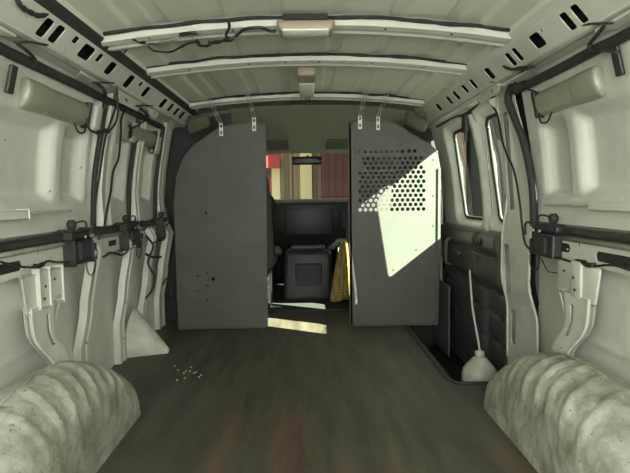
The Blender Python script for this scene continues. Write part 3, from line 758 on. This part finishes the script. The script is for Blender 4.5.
# ------------------------------------------------------------------ wiring
def wire(pts, r, lab, name='black_wire', m='wire', grp=None):
    bm = bmesh.new(); tube(bm, pts, r, 6); return tag(obj(name, bm, m, None, True), lab, 'wire', grp)
Z = lambda l, z: [onZ(a, b, z) for a, b in l]
X = lambda l, x: [onX(a, b, x) for a, b in l]
wire(Z([(117, 47), (122, 40), (131, 39), (139, 40), (146, 43), (152, 50), (163, 52), (172, 51.5), (181, 47), (190, 43), (200, 42)], 1.385), .004, 'black wire drooping along the near roof bow to the left of its dome lamp')
wire(Z([(124, 53), (130, 47), (140, 45), (150, 43.5), (160, 44)], 1.383), .0035, 'short black wire crossing the left end of the near roof bow')
wire(Z([(197, 40), (199, 45), (207, 46), (214, 42), (222, 41), (232, 40), (226, 36), (229, 28), (229, 22)], 1.385), .005, 'tangled black wire bundle hanging left of the near dome lamp', 'wire_bundle')
wire(Z([(208, 42), (218, 43), (226, 39), (234, 39)], 1.382), .0045, 'black tape wrapped around the tangled wires left of the near dome lamp', 'taped_splice')
wire(Z([(236, 36), (243, 30), (252, 28), (262, 28), (270, 31), (276, 31)], 1.388), .0055, 'black cable leading into the left end of the near dome lamp')
wire(Z([(133, 38), (137, 40), (142, 42), (145, 42.5)], 1.383), .008, 'black cable sleeve on the left end of the near roof bow', 'cable_sleeve')
wire(Z([(180, 34.5), (190, 33), (197, 33)], 1.388), .006, 'short black connector on the near roof bow', 'wire_connector')
wire(Z([(156, 43), (163, 41), (170, 40), (178, 38)], 1.386), .004, 'short strip of yellowed tape and wire on the near roof bow', 'taped_wire', 'beige')
# left wall wiring
wire(X([(132, 72), (122, 74), (117, 82), (117, 95), (118, 110), (116, 122), (110, 130), (104, 132), (98, 133), (90, 130), (88, 124), (87, 118)], -.80), .0045, 'black wire looping down from the left slotted rail to the near beige cover')
wire(X([(117, 105), (112, 118), (107, 132), (104, 145), (102, 158), (100, 172), (97, 190), (94, 215), (92, 233)], -.835), .0045, 'black wire running down the left pillar behind the near latch box')
wire(X([(160, 95), (152, 94), (146, 100), (137, 104), (130, 106), (124, 112), (121, 120), (121, 132), (120, 145), (118, 160), (113, 172), (111, 190), (108, 205), (104, 228)], -.83), .0050, 'thick black wire running from the far left slotted rail down the pillar to the belt')
wire(X([(160, 98), (156, 108), (148, 117), (140, 124), (133, 128), (129, 132), (131, 137)], -.82), .0045, 'black wire hanging to the farther beige cover on the left wall')
wire(X([(97, 133), (104, 130), (108, 132)], -.80), .008, 'lump of black tape on the left wall wires between the two beige covers', 'taped_splice')
wire(X([(129, 125), (131, 130), (130, 137)], -.83), .008, 'black plug hanging beside the farther left beige cover', 'wire_plug')
wire(X([(0, 262), (14, 265), (24, 267), (34, 267), (43, 264), (48, 261), (56, 262), (70, 262)], -.90), .004, 'black wire strung under the left belt rail to the near latch box')
wire(X([(35, 266), (39, 266), (43, 264)], -.895), .008, 'black tape lump on the wire under the left belt rail', 'taped_splice')
wire(X([(92, 252), (97, 250), (100, 254), (104, 257), (109, 253), (115, 253), (122, 255), (127, 252)], -.89), .005, 'black wire linking the two left latch boxes')
wire(X([(146, 236), (152, 243), (153, 248), (150, 255), (148, 263), (151, 270), (154, 276), (152, 290), (146, 298)], -.88), .006, 'black cable dangling below the farther latch box near the partition')
wire(X([(153, 243), (160, 240), (164, 236)], -.88), .005, 'short black wire between the farther latch box and the partition')
wire(X([(146, 254), (152, 257), (161, 257)], -.87), .007, 'black plug crossing the cable below the farther latch box', 'wire_plug')
wire(X([(163, 285), (166, 279), (169, 279), (170, 290), (171, 297), (176, 302), (178, 310)], -.86), .005, 'thin grey cable bent down the wall beside the partition foot')
# right wall wiring
wire(X([(430, 111), (436, 106), (443, 100), (450, 94), (454, 87), (462, 84), (469, 80), (472, 74), (480, 69), (487, 62), (494, 56), (499, 57), (503, 65), (510, 69), (520, 69), (530, 68)], .775), .006, 'black wiring loom following the right slotted rail')
wire(X([(470, 74), (476, 73), (480, 70)], .77), .011, 'lump of black tape on the right wiring loom', 'taped_splice')
wire(X([(467, 83), (474, 90), (482, 97), (490, 104), (496, 112), (499, 122), (502, 140), (507, 155), (513, 168), (517, 185), (520, 205), (522, 225), (525, 243), (530, 249), (537, 251)], .865), .0048, 'long black wire running down the right door pillar to the latch box')
wire(X([(480, 69), (482, 76), (483, 81), (488, 82), (494, 82)], .79), .002, 'thin wire dangling from the right slotted rail')
wire(X([(522, 76), (514, 80), (514, 86), (520, 88), (530, 90), (538, 93)], .85), .004, 'black wire curling from the foam tube to the right beige cover')
wire(X([(556, 257), (563, 259), (572, 262), (577, 260), (584, 262), (595, 266), (607, 265), (618, 266), (630, 270)], .90), .0042, 'black wire strung under the right belt rail')
wire(X([(583, 262), (588, 265), (594, 265)], .895), .009, 'black tape lump on the wire under the right belt rail', 'taped_splice')
wire(X([(541, 258), (547, 270), (550, 272), (557, 273)], .88), .002, 'thin hooked wire below the right latch box')
# door striker hanging at the split of the side doors
bm = bmesh.new(); box(bm, .838, .86, 2.69, 2.76, 1.15, 1.255, .006); box(bm, .842, .855, 2.70, 2.72, 1.10, 1.16, .003)
tag(obj('door_striker', bm, 'blk'), 'black striker bracket above the gap between the two side doors', 'striker')

# ------------------------------------------------------------------ cab beyond the partition
bm = bmesh.new(); rows = []
for y, z in ((3.25, 1.40), (3.45, 1.375), (3.75, 1.33), (4.05, 1.27), (4.25, 1.205), (4.30, 1.19)):
    rows.append([bm.verts.new((x, y, z-.10*(abs(x)/.85)**3)) for x in [-.85+1.7*i/16 for i in range(17)]])
for a, b in zip(rows, rows[1:]):
    for i in range(16): bm.faces.new((a[i], a[i+1], b[i+1], b[i]))
struct(obj('ceiling_cab', bm, 'headl', None, True))
bm = bmesh.new(); pts = [(3.60, 1.50), (4.15, 1.38), (4.40, 1.20)]
rows = [[bm.verts.new((-1, y, z)), bm.verts.new((1, y, z))] for y, z in pts]
for a, b in zip(rows, rows[1:]): bm.faces.new((a[0], a[1], b[1], b[0]))
struct(obj('trim_cab_roof', bm, 'shell'))
for s, nm in ((-1, 'left'), (1, 'right')):
    wn = [(3.66, -.3), (4.95, -.3), (4.95, .80), (4.40, 1.18), (4.1, 1.36), (3.66, 1.48)]
    win = [[(3.80, .80), (4.60, .80), (4.30, 1.12), (3.85, 1.18)]]
    struct(plate('wall_cab_'+nm, wn, win, .03, lambda u, v, w, s=s: Vector((s*(1.0-max(0, v-.7)*.16+w), u, v)), 'cab'))
    if s > 0: g = struct(plate('window_3', win[0], [], .004, lambda u, v, w: Vector(((1.01-max(0, v-.7)*.16+w), u, v)), 'glass'))
    else: g = struct(plate('window_4', win[0], [], .004, lambda u, v, w: Vector((-(1.01-max(0, v-.7)*.16+w), u, v)), 'glass'))
bm = bmesh.new(); box(bm, -1.03, 1.03, 4.93, 4.98, -.35, .80); struct(obj('wall_front', bm, 'cab'))
bm = bmesh.new(); a = [bm.verts.new(v) for v in ((-.92, 4.30, 1.19), (.92, 4.30, 1.19), (.98, 4.94, .79), (-.98, 4.94, .79))]; bm.faces.new(a)
struct(obj('window_1', bm, 'wind'))
bm = bmesh.new(); box(bm, .975, 1.03, 3.48, 3.68, -.3, 1.4); struct(obj('trim_b_post', bm, 'cab'))
bm = bmesh.new(); box(bm, -.97, .60, 3.53, 4.93, .0, .012, .003); struct(obj('floor_cab', bm, 'rub'))  # black mat added over the cab floor to dim a stray sun sliver
# dashboard
root = empty('dashboard', (0, 4.5, .3)); tag(root, 'dark plastic dashboard under the windshield', 'dashboard')
bm = bmesh.new(); prism(bm, [(4.28, .45), (4.22, .66), (4.24, .765), (4.30, .795), (4.90, .80), (4.90, .35), (4.35, .35)], 1.8, lambda u, v, w: Vector((-.9+w, u, v)))
bmesh.ops.bevel(bm, geom=bm.edges[:], offset=.015, segments=2, affect='EDGES'); auto(obj('body', bm, 'cab', root))
bm = bmesh.new(); box(bm, -.20, .20, 4.19, 4.26, .50, .74, .012); auto(obj('centre_stack', bm, 'dark', root))
bm = bmesh.new(); box(bm, .27, .70, 4.20, 4.26, .55, .70, .01); obj('glove_box', bm, 'dark', root)
root = empty('engine_cover', (0, 3.95, 0)); tag(root, 'dark engine cover with a grey grab edge between the two cab seats', 'engine cover')
bm = bmesh.new(); box(bm, -.21, .19, 3.85, 4.16, 0, .40, .04, 3, lambda c: Vector((c.x*(1-.15*c.z), c.y+.1*c.z, c.z))); auto(obj('body', bm, 'dark', root))
bm = bmesh.new(); tube(bm, [(-.135, 3.94, .405), (-.12, 3.92, .425), (-.05, 3.92, .422), (.04, 3.92, .422), (.10, 3.92, .425), (.115, 3.94, .405)], .016, 8); obj('grab_edge', bm, mat('grey_plastic', (.08, .08, .07), .5), root, True)
bm = bmesh.new(); box(bm, -.11, .10, 3.862, 3.89, .08, .30, .01); obj('front_tray', bm, 'cab', root)
# seats
def seat(cx, lab, headrest):
    root = empty('bucket_seat', (cx, 3.7, 0)); tag(root, lab, 'seat', 'cab bucket seats')
    bm = bmesh.new(); box(bm, cx-.24, cx+.24, 3.56, 4.02, .30, .44, .05, 4); obj('cushion', bm, 'cloth', root, True)
    bm = bmesh.new(); box(bm, cx-.245, cx+.245, 3.44, 3.57, .38, .98 if headrest else .72, .05, 4, lambda c: Vector((cx+(c.x-cx)*(1-.12*ss(.7, 1, c.z)), c.y-.12*(c.z-.4), c.z))); obj('backrest', bm, 'cloth', root, True)
    if headrest:
        bm = bmesh.new(); box(bm, cx-.13, cx+.13, 3.36, 3.45, .99, 1.17, .04, 4); obj('headrest', bm, 'cloth', root, True)
    bm = bmesh.new(); box(bm, cx-.2, cx+.2, 3.6, 3.95, .0, .31, .02); obj('pedestal', bm, 'cab', root)
    s = 1 if cx < 0 else -1
    bm = bmesh.new(); box(bm, cx+s*.245, cx+s*.285, 3.46, 3.80, .43, .48, .015, 3, lambda c: Vector((c.x, c.y, c.z+(c.y-3.46)*-.15))); obj('armrest', bm, 'cloth', root, True)
seat(-.49, 'dark grey driver seat, seen at the left edge of the cab opening', True)
seat(.50, 'dark grey passenger seat behind the perforated partition panel', True)
# yellow mesh cloth
bm = bmesh.new(); rows = []
for i in range(15):
    t = i/14; z = .50-.40*t; w = .022+.055*t; xc = .235-.02*t; row = []
    for k in range(17):
        a = k/16; x = xc-w+2*w*a; y = 3.428-.02*math.sin(a*math.pi)-.01*t+.006*math.sin(a*18+t*3); row.append(bm.verts.new((x, y, z-.01*math.sin(a*7))))
    rows.append(row)
for a, b in zip(rows, rows[1:]):
    for k in range(16): bm.faces.new((a[k], a[k+1], b[k+1], b[k]))
o = obj('mesh_cloth', bm, 'yellow', None, True); sm = o.modifiers.new('s', 'SOLIDIFY'); sm.thickness = .008
tag(o, 'mustard yellow quilted mesh cloth hanging beside the passenger seat', 'cloth')
def quilt(m):
    nt = m.node_tree; b = nt.nodes['Principled BSDF']; tc = nt.nodes.new('ShaderNodeTexCoord'); mp = nt.nodes.new('ShaderNodeMapping'); mp.inputs['Rotation'].default_value = (0, .78, 0)
    v = nt.nodes.new('ShaderNodeTexChecker'); v.inputs['Scale'].default_value = 75; v.inputs[1].default_value = (.26, .19, .045, 1); v.inputs[2].default_value = (.14, .09, .02, 1)
    nt.links.new(tc.outputs['Object'], mp.inputs[0]); nt.links.new(mp.outputs[0], v.inputs[0]); nt.links.new(v.outputs[0], b.inputs['Base Color'])
quilt(M['yellow'])
# sun visors, mirror, seat belt
for s, lab in ((-1, 'olive grey sun visor folded up on the left of the windshield'), (1, 'olive grey sun visor folded up on the right of the windshield')):
    bm = bmesh.new(); box(bm, .155, .60, 4.02, 4.20, 1.205, 1.225, .010, 3, lambda c, s=s: Vector((s*c.x, c.y, c.z+(4.2-c.y)*.28)))
    tag(auto(obj('sun_visor', bm, M['visor'] if 'visor' in M else M.setdefault('visor', mat('visor_vinyl', (.13, .13, .095), .8)))), lab, 'visor', 'sun visors')
root = empty('rearview_mirror', (-.01, 4.34, 1.16)); tag(root, 'dark rear-view mirror at the top centre of the windshield', 'mirror')
bm = bmesh.new(); box(bm, -.135, .125, 4.33, 4.36, 1.095, 1.165, .018, 4); auto(obj('housing', bm, 'mirror', root))
bm = bmesh.new(); tube(bm, [(0, 4.35, 1.15), (0, 4.345, 1.175)], .010, 8, False); obj('stalk', bm, 'mirror', root)
bm = bmesh.new(); tube(bm, [(-.45+.18*math.cos(a), 4.08+.05*math.sin(a), .72+.17*math.sin(a)) for a in [2*math.pi*k/24 for k in range(25)]], .014, 8, False)
b_ = empty('steering_wheel', (-.45, 4.05, .7)); tag(b_, 'dark steering wheel ahead of the driver seat', 'steering wheel')
obj('rim', bm, 'cab', b_, True)
bm = bmesh.new(); box(bm, -.62, -.28, 4.07, 4.11, .70, .74, .01); box(bm, -.50, -.40, 4.06, 4.17, .66, .78, .02); obj('hub', bm, 'cab', b_)

# ------------------------------------------------------------------ outside
M['ground'] = mat('asphalt', (.10, .10, .095), .9, dirt=(.14, .14, .13), scale=3)
bm = bmesh.new(); box(bm, -30, 30, -20, 40, -.62, -.6); struct(obj('ground', bm, 'ground'))
def planks(name, c1, c2, sc, ax):
    m = bpy.data.materials.new(name); m.use_nodes = True; nt = m.node_tree; b = nt.nodes['Principled BSDF']; b.inputs['Roughness'].default_value = .8
    tc = nt.nodes.new('ShaderNodeTexCoord'); w = nt.nodes.new('ShaderNodeTexWave'); w.bands_direction = ax; w.inputs['Scale'].default_value = sc; w.inputs['Distortion'].default_value = .6
    r = nt.nodes.new('ShaderNodeValToRGB'); r.color_ramp.elements[0].color = (*c1, 1); r.color_ramp.elements[1].color = (*c2, 1); r.color_ramp.elements[1].position = .35
    nt.links.new(tc.outputs['Object'], w.inputs[0]); nt.links.new(w.outputs[0], r.inputs[0]); nt.links.new(r.outputs[0], b.inputs['Base Color']); return m
tanm = planks('tan_boards', (.20, .155, .10), (.32, .25, .165), 3, 'X'); creamm = mat('cream_paint', (.85, .76, .45), .8); marm = planks('shaded_maroon_boards', (.060, .018, .020), (.085, .032, .032), 2.2, 'X')  # maroon darkened to include the shade lying on that wall
redm = mat('red_paint', (.45, .06, .06), .7); pinkm = mat('faded_red_paint', (.45, .14, .13), .8)
GY = 11
def ox(px, Y=GY): return onY(px, 190, Y).x
bx = lambda nm, a, b, y0, y1, z0, z1, m, par=None: obj(nm, box(bmesh.new(), a, b, y0, y1, z0, z1), m, par)
root = empty('building', (-.1, GY+1, -.6)); tag(root, 'tan boarded building with a cream wall strip seen through the windshield centre', 'building')
bx('boarded_wall', ox(281), ox(321.5), GY, GY+3, -.6, 5, tanm, root)
bx('cream_strip', ox(300.5), ox(312), GY-.12, GY, -.6, 5, creamm, root)
bx('corner_post', ox(281), ox(285), GY-.10, GY, -.6, 5, mat('grey_post', (.22, .19, .15), .8), root)
bx('corner_post', ox(290), ox(292), GY-.06, GY, -.6, 5, tanm, root)
root = empty('building', (-4, GY+1, -.6)); tag(root, 'faded red building with a red awning and cream column, far left of the windshield', 'building')
bx('wall', -9, ox(281), GY+.3, GY+3, -.6, 5, pinkm, root)
bx('awning', -6, ox(281), GY-.3, GY+.3, onY(270, 168.5, GY).z, onY(270, 157, GY).z, redm, root)
bx('column', ox(272), ox(280.5), GY-.05, GY+.3, -.6, onY(270, 168.5, GY).z, creamm, root)
bx('window_frame', ox(262), ox(271), GY+.2, GY+.3, onY(270, 175, GY).z, onY(270, 168, GY).z, mat('grey_window', (.10, .12, .10), .4), root)
b_ = bx('building', ox(321.5), ox(353), GY-1.0, GY+2, -.6, 5.5, marm); tag(b_, 'maroon board-clad building at the right of the windshield', 'building')
b_ = bx('building', ox(353)+.01, 3.3, GY-.6, GY+2, -.6, 4.6, mat('dusty_pink_render', (.30, .17, .15), .8)); tag(b_, 'dusty pink building visible only through the holes of the perforated partition', 'building')
# neighbouring grey wall past the side doors
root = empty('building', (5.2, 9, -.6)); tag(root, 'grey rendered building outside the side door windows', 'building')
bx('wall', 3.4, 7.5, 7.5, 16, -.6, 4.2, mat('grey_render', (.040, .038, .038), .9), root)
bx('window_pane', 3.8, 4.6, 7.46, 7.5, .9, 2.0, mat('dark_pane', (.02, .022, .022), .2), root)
def bush(name, x, y, z0, h, rad, lab, seed):
    root = empty(name, (x, y, z0)); tag(root, lab, 'shrub', 'shrubs beside the van'); rnd = random.Random(seed)
    bm = bmesh.new(); tube(bm, [(x, y, z0), (x+.05, y, z0+h*.6)], .04, 8, False); obj('stem', bm, mat('bark', (.1, .07, .05)), root)
    bm = bmesh.new()
    for i in range(2200):
        u, v = rnd.uniform(0, 2*math.pi), rnd.uniform(-1, 1); q = rnd.uniform(.5, 1)**.5; sv = math.sqrt(1-v*v)
        c = Vector((x+rad*q*sv*math.cos(u), y+rad*q*sv*math.sin(u), z0+h*.58+h*.42*q*v)); n = Vector((rnd.gauss(0, 1), rnd.gauss(0, 1), rnd.gauss(0, 1))).normalized(); t = n.orthogonal().normalized(); w = n.cross(t)
        a_ = rnd.uniform(.03, .06); bm.faces.new([bm.verts.new(c+t*a_), bm.verts.new(c+w*a_*.5), bm.verts.new(c-t*a_), bm.verts.new(c-w*a_*.5)])
    obj('foliage', bm, mat('leaf_green', (.16, .22, .09), .6), root)
#bush('leafy_shrub', 2.35, 6.6, -.6, 2.7, .33, 'tall leafy green shrub outside the side door windows', 3)

# faint paint flecks and scuffs on the floor
grp = 'white paint flecks on the floor'
for i, (a, b) in enumerate(((175, 366), (178, 370), (184, 373), (186, 371), (191, 367), (194, 373), (196, 372), (199, 377), (177, 380), (185, 378), (201, 375), (190, 371))):
    p_ = onZ(a, b, .001); bm = bmesh.new(); lathe(bm, [(.0045, 0), (.003, .002)], (p_.x, p_.y, .0002), 7)
    tag(obj('paint_fleck', bm, 'pale'), 'tiny white paint fleck on the floor near the left wall', 'fleck', grp)

wire(X([(17, 0), (22, 7), (30, 12), (38, 15.5), (44, 15), (49, 11.5), (56, 12), (61, 18), (66, 23)], -.752), [.006, .0065, .0075, .008, .007]*40, 'ragged black sealant along the top edge of the left slotted rail nearest the camera', 'sealant_smear', 'gunk_shade')
